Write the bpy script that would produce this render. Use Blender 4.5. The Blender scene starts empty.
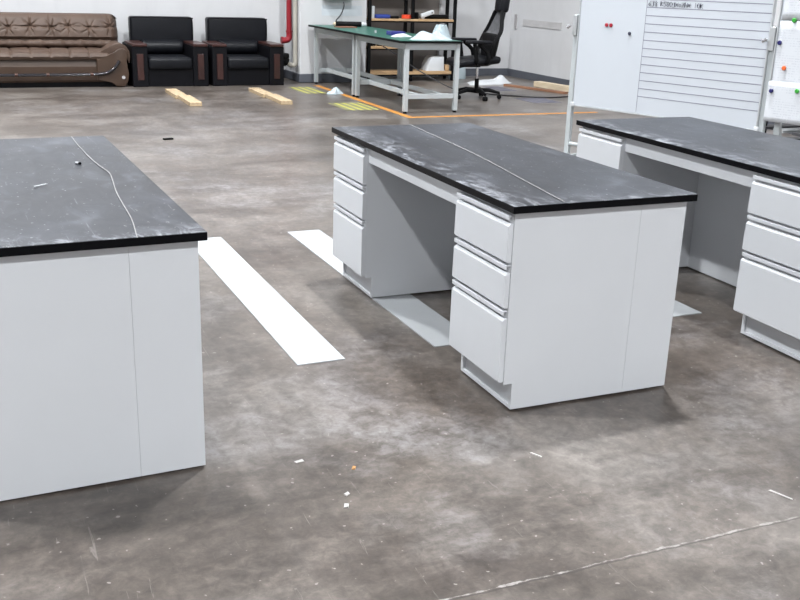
import bpy, bmesh, math, random
from mathutils import Vector, Matrix
R = math.radians
random.seed(7)
scene = bpy.context.scene
COL = scene.collection

# ------------------------------------------------------------------ camera
cam_d = bpy.data.cameras.new('camera'); cam = bpy.data.objects.new('camera', cam_d); COL.objects.link(cam)
CP = Vector((-1.6156, -2.7537, 1.4676)); yaw, pitch, roll = -0.4156, -0.3179, 0.0326
fw = Vector((math.sin(-yaw)*math.cos(pitch), math.cos(yaw)*math.cos(pitch), math.sin(pitch)))
rt = fw.cross(Vector((0, 0, 1))).normalized(); up = rt.cross(fw)
r2 = rt*math.cos(roll) + up*math.sin(roll); u2 = -rt*math.sin(roll) + up*math.cos(roll)
M3 = Matrix((r2, u2, -fw)).transposed()
cam.matrix_world = Matrix.Translation(CP) @ M3.to_4x4()
cam_d.sensor_width = 36; cam_d.lens = 981.787/800*36; cam_d.clip_start = 0.05; cam_d.clip_end = 100
scene.camera = cam

# ------------------------------------------------------------------ world, exposure
w = bpy.data.worlds.new('world'); scene.world = w; w.use_nodes = True
w.node_tree.nodes['Background'].inputs[0].default_value = (0.8, 0.9, 1.0, 1)
w.node_tree.nodes['Background'].inputs[1].default_value = 0.05
scene.view_settings.view_transform = 'Standard'; scene.view_settings.look = 'None'
scene.view_settings.gamma = 1; scene.view_settings.use_curve_mapping = False
scene.view_settings.exposure = 0.35
LAMP_STRENGTH = 1500.0
LAMPS = [(-6.05, -9.6), (2.0, -9.6), (-6.05, 3.0), (2.0, 3.0), (-2.0, 7.5)]  # last one sits off the grid, added to brighten the back of the hall
LAMP_Z = 9.5
CEIL = 10.5

# ------------------------------------------------------------------ node helpers
class NT:
    def __init__(s, name, rough=0.5, metal=0.0, spec=0.5):
        s.m = bpy.data.materials.new(name); s.m.use_nodes = True
        s.n = s.m.node_tree.nodes; s.l = s.m.node_tree.links
        s.b = s.n['Principled BSDF']
        s.b.inputs['Roughness'].default_value = rough; s.b.inputs['Metallic'].default_value = metal
        s.b.inputs['Specular IOR Level'].default_value = spec
        tc = s.n.new('ShaderNodeTexCoord'); s.obj = tc.outputs['Object']
    def link(s, a, b): s.l.new(a, b)
    def mapping(s, scale=(1, 1, 1), rot=(0, 0, 0), loc=(0, 0, 0), src=None):
        m = s.n.new('ShaderNodeMapping'); m.inputs['Scale'].default_value = scale
        m.inputs['Rotation'].default_value = rot; m.inputs['Location'].default_value = loc
        s.link(src or s.obj, m.inputs['Vector']); return m.outputs[0]
    def noise(s, vec, scale, detail=4, rough=0.55, dist=0.0):
        n = s.n.new('ShaderNodeTexNoise'); n.inputs['Scale'].default_value = scale
        n.inputs['Detail'].default_value = detail; n.inputs['Roughness'].default_value = rough
        n.inputs['Distortion'].default_value = dist
        s.link(vec, n.inputs['Vector']); return n.outputs['Fac']
    def ramp(s, fac, stops, interp='LINEAR'):
        r = s.n.new('ShaderNodeValToRGB'); r.color_ramp.interpolation = interp
        e = r.color_ramp.elements
        while len(e) > 1: e.remove(e[-1])
        for i, (p, c) in enumerate(stops):
            if not isinstance(c, (tuple, list)): c = (c, c, c)
            if i == 0: e[0].position = p; e[0].color = (*c, 1)
            else: k = e.new(p); k.color = (*c, 1)
        s.link(fac, r.inputs[0]); return r.outputs[0]
    def mix(s, fac, a, b, mode='MIX'):
        m = s.n.new('ShaderNodeMix'); m.data_type = 'RGBA'; m.blend_type = mode
        for v, i in ((fac, 0), (a, 6), (b, 7)):
            if isinstance(v, (int, float)):
                m.inputs[i].default_value = v if i == 0 else (v, v, v, 1)
            elif isinstance(v, (tuple, list)): m.inputs[i].default_value = (*v, 1)
            else: s.link(v, m.inputs[i])
        return m.outputs[2]
    def math(s, op, a, b=0.0, c=0.0):
        m = s.n.new('ShaderNodeMath'); m.operation = op
        for v, i in ((a, 0), (b, 1), (c, 2)):
            if isinstance(v, (int, float)): m.inputs[i].default_value = v
            else: s.link(v, m.inputs[i])
        return m.outputs[0]
    def sep(s, vec):
        x = s.n.new('ShaderNodeSeparateXYZ'); s.link(vec, x.inputs[0]); return x.outputs
    def bump(s, h, strength=0.2, dist=0.01):
        b = s.n.new('ShaderNodeBump'); b.inputs['Strength'].default_value = strength
        b.inputs['Distance'].default_value = dist; s.link(h, b.inputs['Height']); s.link(b.outputs[0], s.b.inputs['Normal'])
    def color(s, c): s.link(c, s.b.inputs['Base Color'])
    def rough(s, c): s.link(c, s.b.inputs['Roughness'])

def lin(r, g, b):
    f = lambda v: (v/255/12.92) if v <= 10 else ((v/255+0.055)/1.055)**2.4
    return (f(r), f(g), f(b))

def simple(name, col, rough=0.5, metal=0.0, spec=0.5, var=0.08, scale=6.0, bump=0.0, bscale=120):
    t = NT(name, rough, metal, spec)
    n = t.noise(t.obj, scale, 4)
    a = tuple(min(1, c*(1-var)) for c in col); b = tuple(min(1, c*(1+var)) for c in col)
    t.color(t.ramp(n, [(0.3, a), (0.7, b)]))
    if bump:
        t.bump(t.noise(t.obj, bscale, 3), bump, 0.003)
    return t.m

MAT = {}
def mats():
    M = MAT
    M['coat'] = simple('white_powder_coat', (0.585, 0.598, 0.620), 0.42, 0, 0.45, 0.015, 3, 0.03, 400)
    M['coat_dark'] = simple('grey_kick_steel', (0.30, 0.31, 0.33), 0.35, 0.3, 0.5, 0.05, 4)
    M['black_plastic'] = simple('black_plastic', (0.0035, 0.0035, 0.004), 0.5, 0, 0.14, 0.1)
    M['black_steel'] = simple('black_steel', (0.0035, 0.0035, 0.004), 0.5, 0, 0.14, 0.1)
    M['black_leather'] = simple('black_leather', (0.0045, 0.005, 0.007), 0.40, 0, 0.22, 0.2, 8, 0.25, 180)
    M['black_vinyl'] = simple('black_vinyl_body', (0.0035, 0.0035, 0.005), 0.5, 0, 0.14, 0.2, 8, 0.15, 180)
    M['mesh_fabric'] = simple('grey_mesh_fabric', (0.10, 0.10, 0.105), 0.8, 0, 0.2, 0.2, 20, 0.3, 600)
    M['rosewood'] = NT('reddish_wood', 0.33).m
    t = NT('reddish_wood_veneer', 0.33); n = t.noise(t.mapping((2, 18, 2)), 3, 5)
    t.color(t.ramp(n, [(0.3, (0.022, 0.007, 0.006)), (0.7, (0.048, 0.014, 0.011))])); M['rosewood'] = t.m
    t = NT('brown_sofa_leather', 0.55, 0, 0.3); n = t.noise(t.obj, 5, 5)
    t.color(t.ramp(n, [(0.3, (0.056, 0.034, 0.024)), (0.7, (0.088, 0.057, 0.042))])); t.bump(t.noise(t.obj, 60, 4), 0.25, 0.004); M['brown'] = t.m
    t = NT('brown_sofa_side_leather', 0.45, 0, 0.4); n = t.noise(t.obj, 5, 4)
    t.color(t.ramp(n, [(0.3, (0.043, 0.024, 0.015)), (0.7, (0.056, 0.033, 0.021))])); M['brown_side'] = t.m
    M['chrome'] = simple('chrome', (0.8, 0.8, 0.82), 0.15, 1.0, 0.5, 0.02)
    M['dark_gloss'] = simple('dark_gloss_rail', (0.015, 0.013, 0.016), 0.12, 0.0, 0.8, 0.1)
    M['copper_band'] = simple('brown_band', (0.06, 0.026, 0.018), 0.35, 0.3)
    t = NT('pale_pine', 0.55); n = t.noise(t.mapping((14, 1.2, 6)), 4, 5, 0.6, 0.5)
    t.color(t.ramp(n, [(0.3, (0.40, 0.29, 0.17)), (0.7, (0.52, 0.40, 0.26))])); M['pine'] = t.m
    t = NT('pale_cream_wood', 0.55); n = t.noise(t.mapping((1.2, 14, 6)), 4, 5, 0.6, 0.5)
    t.color(t.ramp(n, [(0.3, (0.50, 0.40, 0.27)), (0.7, (0.60, 0.50, 0.37))])); M['cream_wood'] = t.m
    M['orange_wood'] = simple('reddish_brown_batten', (0.24, 0.12, 0.07), 0.55)
    t = NT('shelf_board_wood', 0.55); n = t.noise(t.mapping((1.5, 16, 6)), 4, 5, 0.6, 0.5)
    t.color(t.ramp(n, [(0.3, (0.33, 0.20, 0.10)), (0.7, (0.52, 0.35, 0.19))])); M['shelf_wood'] = t.m
    M['frame_white'] = simple('light_grey_enamel', (0.42, 0.45, 0.46), 0.4, 0, 0.5, 0.03)
    t = NT('green_bench_mat', 0.33, 0, 0.5); n = t.noise(t.obj, 6, 5)
    t.color(t.ramp(n, [(0.3, (0.012, 0.085, 0.062)), (0.75, (0.022, 0.13, 0.095))])); M['green'] = t.m
    M['red_pipe'] = simple('red_enamel', (0.22, 0.008, 0.016), 0.35, 0, 0.5, 0.1)
    M['grey_pipe'] = simple('grey_beige_pipe', (0.34, 0.32, 0.28), 0.5, 0, 0.4, 0.08)
    M['white_plastic'] = simple('white_plastic', (0.55, 0.565, 0.58), 0.4, 0, 0.5, 0.02)
    M['plastic_sheet'] = simple('translucent_white_film', (0.37, 0.44, 0.47), 0.25, 0, 0.6, 0.06, 9, 0.4, 30)
    M['paper'] = simple('paper', (0.72, 0.74, 0.77), 0.7, 0, 0.3, 0.01)
    M['alu'] = simple('brushed_aluminium', (0.55, 0.57, 0.58), 0.35, 0.6, 0.5, 0.04)
    M['board_white'] = simple('glossy_white_board', (0.50, 0.53, 0.57), 0.22, 0, 0.5, 0.015, 2)
    M['ink'] = simple('dark_marker_ink', (0.035, 0.035, 0.06), 0.6)
    M['ruled'] = simple('grey_ruled_line', (0.20, 0.20, 0.25), 0.6)
    M['red'] = simple('red_magnet', (0.30, 0.005, 0.02), 0.3)
    M['green_mag'] = simple('green_magnet', (0.03, 0.30, 0.03), 0.3)
    M['navy'] = simple('navy_magnet', (0.012, 0.012, 0.10), 0.3)
    M['orange_mag'] = simple('orange_magnet', (0.75, 0.13, 0.03), 0.3)
    M['blue'] = simple('blue_plastic', (0.015, 0.035, 0.20), 0.4)
    M['royal'] = simple('dark_blue_plastic', (0.015, 0.02, 0.16), 0.4)
    M['orange_red'] = simple('orange_red_plastic', (0.65, 0.06, 0.02), 0.4)
    M['brown_card'] = simple('brown_wood_board', (0.20, 0.085, 0.05), 0.5)
    M['grey_box'] = simple('grey_painted_steel', (0.30, 0.31, 0.32), 0.45)
    M['dark_slat'] = simple('dark_grey_slat', (0.05, 0.05, 0.055), 0.5)
    M['orange_tape'] = simple('orange_floor_tape', (0.46, 0.20, 0.04), 0.55, 0, 0.4, 0.14, 8)
    M['skirt'] = simple('dark_grey_skirting_paint', (0.075, 0.080, 0.095), 0.5, 0, 0.4, 0.1, 5)
    M['strip'] = simple('white_sheet_strip', (0.375, 0.388, 0.40), 0.5, 0, 0.4, 0.03, 5)
    M['cord'] = simple('pale_cord', (0.30, 0.295, 0.29), 0.5)
    M['black_cable'] = simple('black_cable', (0.01, 0.01, 0.012), 0.5)
    M['orange_chip'] = simple('orange_tan_wood', (0.50, 0.26, 0.09), 0.6)
    M['plaster'] = simple('pale_plaster', (0.45, 0.44, 0.42), 0.7)
    # walls
    t = NT('white_wall_paint', 0.7, 0, 0.3); n = t.noise(t.obj, 1.1, 6, 0.6); n2 = t.noise(t.mapping((3, 3, 0.7)), 2.0, 4)
    c = t.ramp(n, [(0.3, (0.47, 0.47, 0.478)), (0.7, (0.53, 0.53, 0.54))])
    c = t.mix(t.ramp(n2, [(0.52, 0.0), (0.72, 0.35)]), c, (0.44, 0.44, 0.455)); t.color(c); M['wall'] = t.m
    t = NT('ceiling_paint', 0.8); t.color(t.ramp(t.noise(t.obj, 1, 3), [(0.3, (0.11, 0.11, 0.12)), (0.7, (0.14, 0.14, 0.15))])); M['ceil'] = t.m
    M['door_brown'] = simple('grey_brown_door', (0.165, 0.148, 0.135), 0.55, 0, 0.4, 0.05, 2)
    # benchtop: black laminate with dust
    t = NT('dusty_black_worktop', 0.4, 0, 0.5)
    g = t.n.new('ShaderNodeNewGeometry'); nz = t.sep(g.outputs['Normal'])[2]
    oi = t.n.new('ShaderNodeObjectInfo')
    off = t.n.new('ShaderNodeVectorMath'); off.operation = 'ADD'
    t.link(t.obj, off.inputs[0]); cmb = t.n.new('ShaderNodeCombineXYZ'); t.link(t.math('MULTIPLY', oi.outputs['Random'], 13.0), cmb.inputs[0]); t.link(cmb.outputs[0], off.inputs[1])
    v = off.outputs[0]
    big = t.noise(v, 2.2, 6, 0.62, 0.4); mid = t.noise(t.mapping((1, 0.5, 1), src=v), 9, 7, 0.68, 0.8)
    fine = t.noise(v, 45, 4, 0.7)
    dust = t.ramp(big, [(0.3, (0.010, 0.011, 0.015)), (0.55, (0.020, 0.0225, 0.029)), (0.75, (0.043, 0.047, 0.059))])
    dust = t.mix(t.ramp(mid, [(0.53, 0.0), (0.70, 0.6)]), dust, (0.10, 0.108, 0.125))
    # edge scuffs towards the long front edge (object x small)
    xs = t.sep(t.obj)
    edge = t.ramp(xs[0], [(0.0, 1.0), (0.16, 0.0)])
    ed2 = t.ramp(xs[1], [(0.0, 1.0), (0.12, 0.0)])
    sm = t.noise(t.mapping((1, 0.55, 1), rot=(0, 0, 0.5), src=v), 15, 7, 0.7, 1.2)
    em = t.math('MULTIPLY', t.math('MAXIMUM', edge, ed2), t.ramp(sm, [(0.49, 0.0), (0.62, 0.85)]))
    dust = t.mix(em, dust, (0.30, 0.31, 0.34))
    # fine scratches
    sc = t.noise(t.mapping((26, 1.2, 1), rot=(0, 0, 0.8), src=v), 3, 2, 0.5, 0.3)
    dust = t.mix(t.ramp(sc, [(0.70, 0.0), (0.735, 0.5), (0.75, 0)]), dust, (0.25, 0.26, 0.28))
    sp = t.noise(v, 85, 1, 0.4)
    dust = t.mix(t.ramp(sp, [(0.745, 0.0), (0.78, 0.7)]), dust, (0.45, 0.45, 0.45))
    topm = t.ramp(nz, [(0.8, 0.0), (0.95, 1.0)])
    t.color(t.mix(topm, (0.003, 0.003, 0.004), dust))
    t.rough(t.math('ADD', t.math('MULTIPLY', mid, 0.16), 0.24))
    t.link(t.math('ADD', t.math('MULTIPLY', topm, 0.15), 0.08), t.b.inputs['Specular IOR Level'])
    M['worktop'] = t.m
    # floor
    t = NT('stained_polished_concrete', 0.3, 0, 0.55)
    o = t.obj
    big = t.noise(o, 0.45, 5, 0.6, 0.3); mid = t.noise(o, 1.25, 10, 0.60, 0.25)
    fine = t.noise(o, 6, 10, 0.72, 0.3); crisp = t.noise(o, 24, 8, 0.75, 0.5); grain = t.noise(o, 90, 3, 0.6)
    c = t.ramp(mid, [(0.28, (0.085, 0.072, 0.062)), (0.48, (0.150, 0.133, 0.119)), (0.72, (0.260, 0.243, 0.228))])
    f2 = t.ramp(fine, [(0.28, 0.62), (0.5, 0.98), (0.72, 1.36)])
    c = t.mix(1.0, c, f2, 'MULTIPLY')
    c = t.mix(1.0, c, t.ramp(crisp, [(0.32, 0.68), (0.5, 1.0), (0.68, 1.36)]), 'MULTIPLY')
    c = t.mix(t.ramp(big, [(0.36, 0.75), (0.56, 0.0)]), c, t.mix(1.0, c, (0.74, 0.70, 0.67), 'MULTIPLY'))
    # pale feathery efflorescence
    pal = t.noise(t.mapping(loc=(3.1, 1.7, 0)), 0.85, 12, 0.70, 0.2)
    pf = t.math('MULTIPLY', t.ramp(pal, [(0.50, 0.0), (0.64, 0.8)]), t.ramp(fine, [(0.38, 0.1), (0.62, 1.0)]))
    pf = t.math('MULTIPLY', pf, t.ramp(crisp, [(0.40, 0.35), (0.55, 1.0)]))
    c = t.mix(pf, c, (0.335, 0.34, 0.36))
    # streaks left by wiping, across and along the hall
    st = t.noise(t.mapping((0.55, 1.3, 1)), 1.9, 11, 0.68, 0.3)
    c = t.mix(t.ramp(st, [(0.36, 0.95), (0.50, 0.0)]), c, t.mix(1.0, c, (0.60, 0.575, 0.56), 'MULTIPLY'))
    st2 = t.noise(t.mapping((2.4, 0.3, 1), loc=(5, 2, 0)), 1.3, 9, 0.66, 0.2)
    c = t.mix(t.ramp(st2, [(0.36, 0.55), (0.5, 0.0)]), c, t.mix(1.0, c, (0.70, 0.67, 0.65), 'MULTIPLY'))
    # trowel arcs and specks
    spk = t.noise(o, 48, 2, 0.4)
    c = t.mix(t.ramp(spk, [(0.715, 0.0), (0.75, 0.6)]), c, (0.44, 0.42, 0.40))
    scr = t.noise(t.mapping((30, 1.5, 1), rot=(0, 0, -0.9)), 2, 2, 0.5, 0.5)
    c = t.mix(t.ramp(scr, [(0.70, 0.0), (0.715, 0.4), (0.73, 0)]), c, (0.36, 0.34, 0.32))
    c = t.mix(t.ramp(grain, [(0.3, 0.12), (0.7, 0.0)]), c, (0.05, 0.045, 0.04))
    # control joint running across in front of the benches, chipped and pale
    xyz = t.sep(o)
    wob = t.math('MULTIPLY', t.math('SUBTRACT', t.noise(o, 14, 4, 0.6), 0.5), 0.018)
    d = t.math('ABSOLUTE', t.math('ADD', t.math('ADD', xyz[1], 0.899), wob))
    wid = t.math('ADD', t.math('MULTIPLY', t.ramp(t.noise(o, 24, 3), [(0.42, 0.0), (0.62, 1.0)]), 0.0042), 0.0008)
    lf = t.math('LESS_THAN', d, wid)
    c = t.mix(t.math('MULTIPLY', lf, t.ramp(crisp, [(0.42, 0.15), (0.58, 0.8)])), c, (0.42, 0.41, 0.40))
    d2 = t.math('ABSOLUTE', t.math('ADD', t.math('ADD', xyz[1], 0.907), wob))
    c = t.mix(t.math('MULTIPLY', t.math('LESS_THAN', d2, 0.0028), 0.6), c, (0.045, 0.04, 0.037))
    c = t.mix(1.0, c, (0.83, 0.80, 0.78), 'MULTIPLY')
    t.color(c)
    rr = t.math('ADD', t.math('MULTIPLY', fine, 0.16), 0.235)
    t.rough(rr); t.bump(t.math('ADD', t.math('MULTIPLY', fine, 0.6), t.math('MULTIPLY', grain, 0.2)), 0.04, 0.003)
    M['floor'] = t.m
    # hazard hatch
    def hatch(name, ca, cb, freq, ang):
        t = NT(name, 0.6); v = t.mapping((1, 1, 1), rot=(0, 0, ang)); x = t.sep(v)[0]
        f = t.math('FRACT', t.math('MULTIPLY', x, freq))
        n = t.noise(t.obj, 9, 5, 0.7)
        c = t.mix(t.math('GREATER_THAN', f, 0.42), ca, cb)
        c = t.mix(t.ramp(n, [(0.45, 0.0), (0.7, 0.55)]), c, (0.20, 0.19, 0.17)); t.color(c); return t.m
    M['hatch_y'] = hatch('yellow_hatched_floor_paint', (0.42, 0.40, 0.07), (0.17, 0.165, 0.08), 10, 0.0)
    M['hatch_p'] = hatch('violet_hatched_floor_paint', (0.070, 0.068, 0.115), (0.11, 0.108, 0.13), 12, 0.0)
    t = NT('printed_sheet', 0.7, 0, 0.3)
    x = t.sep(t.obj)
    row = t.math('FRACT', t.math('MULTIPLY', x[2], 58)); nn = t.noise(t.mapping((1, 1, 0.35)), 90, 2, 0.5)
    bb = t.noise(t.obj, 9, 2)
    f = t.math('MULTIPLY', t.math('LESS_THAN', row, 0.42), t.ramp(nn, [(0.45, 0.0), (0.55, 0.22)]))
    f = t.math('MULTIPLY', f, t.ramp(bb, [(0.42, 0.0), (0.5, 1.0)]))
    t.color(t.mix(f, (0.58, 0.60, 0.63), (0.20, 0.21, 0.29))); M['printed'] = t.m
    t = NT('lamp_diffuser'); t.b.inputs['Base Color'].default_value = (0.9, 0.9, 0.9, 1)
    t.b.inputs['Emission Color'].default_value = (0.945, 0.975, 1.0, 1); t.b.inputs['Emission Strength'].default_value = LAMP_STRENGTH
    M['lamp'] = t.m
mats()

# ------------------------------------------------------------------ mesh helpers
class MB:
    def __init__(s): s.bm = bmesh.new()
    def box(s, a, b, bev=0.0, seg=2):
        x0, y0, z0 = [min(p, q) for p, q in zip(a, b)]; x1, y1, z1 = [max(p, q) for p, q in zip(a, b)]
        vs = [s.bm.verts.new(p) for p in ((x0,y0,z0),(x1,y0,z0),(x1,y1,z0),(x0,y1,z0),(x0,y0,z1),(x1,y0,z1),(x1,y1,z1),(x0,y1,z1))]
        fs = [s.bm.faces.new([vs[i] for i in f]) for f in ((0,3,2,1),(4,5,6,7),(0,1,5,4),(1,2,6,5),(2,3,7,6),(3,0,4,7))]
        if bev:
            es = {e for f in fs for e in f.edges}
            bmesh.ops.bevel(s.bm, geom=list(es), offset=bev, segments=seg, profile=0.5, affect='EDGES')
        return s
    def obox(s, mat, size, bev=0.0, seg=2):
        n0 = len(s.bm.verts); t = MB(); h = [k/2 for k in size]
        t.box([-h[0], -h[1], -h[2]], h, bev, seg); t.bm.transform(mat); s.merge(t); return s
    def merge(s, t):
        me = bpy.data.meshes.new('tmp'); t.bm.to_mesh(me); s.bm.from_mesh(me); bpy.data.meshes.remove(me); t.bm.free()
    def bar(s, a, b, r, seg=10, r2=None, caps=True):
        a = Vector(a); b = Vector(b); d = b - a
        q = d.to_track_quat('Z', 'Y').to_matrix().to_4x4()
        bmesh.ops.create_cone(s.bm, cap_ends=caps, segments=seg, radius1=r, radius2=r if r2 is None else r2, depth=d.length, matrix=Matrix.Translation((a+b)/2) @ q)
        return s
    def sqbar(s, a, b, wd, ht, bev=0.0):
        a = Vector(a); b = Vector(b); d = b - a
        q = d.to_track_quat('Y', 'Z').to_matrix().to_4x4()
        return s.obox(Matrix.Translation((a+b)/2) @ q, (wd, d.length, ht), bev)
    def tube(s, pts, r, seg=8, sub=1):
        pts = [Vector(p) for p in pts]
        if sub > 1:
            q = []
            n = len(pts)
            for i in range(n-1):
                p0 = pts[max(i-1, 0)]; p1 = pts[i]; p2 = pts[i+1]; p3 = pts[min(i+2, n-1)]
                for k in range(sub):
                    t = k/sub
                    q.append(0.5*((2*p1)+(-p0+p2)*t+(2*p0-5*p1+4*p2-p3)*t*t+(-p0+3*p1-3*p2+p3)*t**3))
            q.append(pts[-1]); pts = q
        rings = []; prev = None
        for i, p in enumerate(pts):
            d = (pts[min(i+1, len(pts)-1)] - pts[max(i-1, 0)]).normalized()
            u = prev - d*prev.dot(d) if prev is not None else (Vector((0,0,1)).cross(d) if abs(d.z) < 0.95 else Vector((1,0,0)).cross(d))
            u.normalize(); prev = u; v = d.cross(u)
            rr = r[i] if isinstance(r, (list, tuple)) else r
            rings.append([s.bm.verts.new(p + u*math.cos(2*math.pi*k/seg)*rr + v*math.sin(2*math.pi*k/seg)*rr) for k in range(seg)])
        for a, b in zip(rings, rings[1:]):
            for k in range(seg): s.bm.faces.new((a[k], a[(k+1)%seg], b[(k+1)%seg], b[k]))
        s.bm.faces.new(rings[0][::-1]); s.bm.faces.new(rings[-1]); return s
    def prism(s, poly, axis, a, b, bev=0.0, seg=2):
        """poly: 2-D outline; axis 'x','y' or 'z': extruded from a to b"""
        def P(u, v, t): return {'y': (u, t, v), 'x': (t, u, v), 'z': (u, v, t)}[axis]
        A = [s.bm.verts.new(P(u, v, a)) for u, v in poly]; B = [s.bm.verts.new(P(u, v, b)) for u, v in poly]
        f1 = s.bm.faces.new(A[::-1]); f2 = s.bm.faces.new(B); n = len(poly)
        for i in range(n): s.bm.faces.new((A[i], A[(i+1)%n], B[(i+1)%n], B[i]))
        if bev:
            bmesh.ops.bevel(s.bm, geom=list(f1.edges)+list(f2.edges), offset=bev, segments=seg, profile=0.5, affect='EDGES')
        return s
    def lathe(s, prof, loc=(0, 0, 0), seg=20, mat=None):
        rings = []
        for r, z in prof:
            rings.append([s.bm.verts.new((loc[0]+r*math.cos(2*math.pi*k/seg), loc[1]+r*math.sin(2*math.pi*k/seg), loc[2]+z)) for k in range(seg)])
        for a, b in zip(rings, rings[1:]):
            for k in range(seg): s.bm.faces.new((a[k], a[(k+1)%seg], b[(k+1)%seg], b[k]))
        s.bm.faces.new(rings[0][::-1]); s.bm.faces.new(rings[-1]); return s
    def grid(s, nu, nv, fn):
        V = [[s.bm.verts.new(fn(i/nu, j/nv)) for j in range(nv+1)] for i in range(nu+1)]
        for i in range(nu):
            for j in range(nv): s.bm.faces.new((V[i][j], V[i+1][j], V[i+1][j+1], V[i][j+1]))
        return s
    def xf(s, m): s.bm.transform(m); return s
    def build(s, name, mat, parent=None, smooth=False, loc=None, rz=0, fix=True):
        if fix: bmesh.ops.recalc_face_normals(s.bm, faces=s.bm.faces)
        me = bpy.data.meshes.new(name); s.bm.to_mesh(me); s.bm.free()
        me.materials.append(MAT[mat] if isinstance(mat, str) else mat)
        if smooth:
            me.polygons.foreach_set('use_smooth', [True]*len(me.polygons))
            try: me.set_sharp_from_angle(angle=R(40))
            except Exception: pass
        o = bpy.data.objects.new(name, me); COL.objects.link(o)
        if parent: o.parent = parent
        if loc is not None: o.location = loc
        o.rotation_euler[2] = rz
        return o

def tag(o, label=None, cat=None, group=None, kind=None):
    if label: o['label'] = label
    if cat: o['category'] = cat
    if group: o['group'] = group
    if kind: o['kind'] = kind
    return o
def empty(name, loc, rz=0, label=None, cat=None, group=None):
    o = bpy.data.objects.new(name, None); COL.objects.link(o); o.location = loc; o.rotation_euler[2] = rz
    o.empty_display_size = 0.1
    return tag(o, label, cat, group)
def copy_tree(o, parent=None):
    c = o.copy(); COL.objects.link(c)
    if parent: c.parent = parent
    for ch in list(o.children): copy_tree(ch, c)
    return c
def struct(name, mb, mat, parent=None, smooth=False):
    o = mb.build(name, mat, parent, smooth)
    if not parent: o['kind'] = 'structure'
    return o

# ================================================================== SETTING
XL, XR, YB, YF = -13.0, 6.45, 11.5, -15.0
struct('floor', MB().box((XL, YF, -0.1), (XR, YB, 0)), 'floor')
struct('ceiling', MB().box((XL, YF, CEIL), (XR, YB, CEIL+0.1)), 'ceil')
# back wall with the opening of the grey-brown door (x 3.95..5.36, up to 2.6)
DX0, DX1, DZ = 3.80, 5.20, 2.6
wb = MB(); wb.box((XL-0.2, YB, 0), (DX0, YB+0.2, CEIL)); wb.box((DX1, YB, 0), (XR+0.2, YB+0.2, CEIL)); wb.box((DX0, YB, DZ), (DX1, YB+0.2, CEIL))
struct('wall_back', wb, 'wall')
struct('wall_right', MB().box((XR, YF, 0), (XR+0.2, YB, CEIL)), 'wall')
struct('wall_left', MB().box((XL-0.2, YF, 0), (XL, YB, CEIL)), 'wall')
struct('wall_front', MB().box((XL-0.2, YF-0.2, 0), (XR+0.2, YF, CEIL)), 'wall')
struct('door_1', MB().box((DX0, YB+0.05, 0), (DX1, YB+0.10, DZ)), 'door_brown')
PX0, PX1, PY = 2.70, 3.70, 10.78
struct('wall_pillar', MB().box((PX0, PY, 0), (PX1, YB, CEIL), 0.02, 2), 'wall')
# dark grey painted skirting
sk = MB(); sk.box((XL, YB-0.012, 0), (PX0, YB, 0.115)); sk.box((PX1, YB-0.012, 0), (DX0, YB, 0.115)); sk.box((DX1, YB-0.012, 0), (XR, YB, 0.115))
struct('baseboard_back', sk, 'skirt')
struct('baseboard_right', MB().box((XR-0.012, YF, 0), (XR, YB-0.012, 0.115)), 'skirt')
struct('baseboard_left', MB().box((XL, YF, 0), (XL+0.012, YB-0.012, 0.115)), 'skirt')
sk = MB().box((PX0-0.012, PY-0.012, 0), (PX1+0.012, YB-0.012, 0.125), 0.012, 2)
struct('baseboard_pillar', sk, 'skirt')
# raised horizontal band and narrow upright on the right wall
struct('trim_1', MB().box((XR-0.01, 10.0, 0.80), (XR, 11.1, 0.90)), simple('pale_grey_trim', (0.42, 0.41, 0.41), 0.6))
struct('trim_2', MB().box((XR-0.02, 11.30, 0.74), (XR, 11.36, 0.96)), simple('grey_trim', (0.30, 0.29, 0.29), 0.6))

# ceiling lights: round high-bay lamps in a grid, plus one added to brighten the back
lamp = empty('ceiling_light', (0, 0, 0), 0, 'round high bay lamp hanging under the hall ceiling', 'ceiling light', 'high bay lamps in a grid under the ceiling')
MB().lathe([(0.32, 0.0), (0.32, 0.02), (0.26, 0.08), (0.12, 0.14), (0.07, 0.20), (0.03, 0.22)], (0, 0, 0), 32).build('housing', 'black_plastic', lamp, True)
MB().lathe([(0.25, -0.012), (0.255, -0.002)], (0, 0, 0), 32).build('lens', 'lamp', lamp)
MB().bar((0, 0, 0.221), (0, 0, CEIL-LAMP_Z), 0.008).build('hanger', 'alu', lamp)
first = True
for lx, ly in LAMPS:
    o = lamp if first else copy_tree(lamp); first = False
    o.location = (lx, ly, LAMP_Z)

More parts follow.
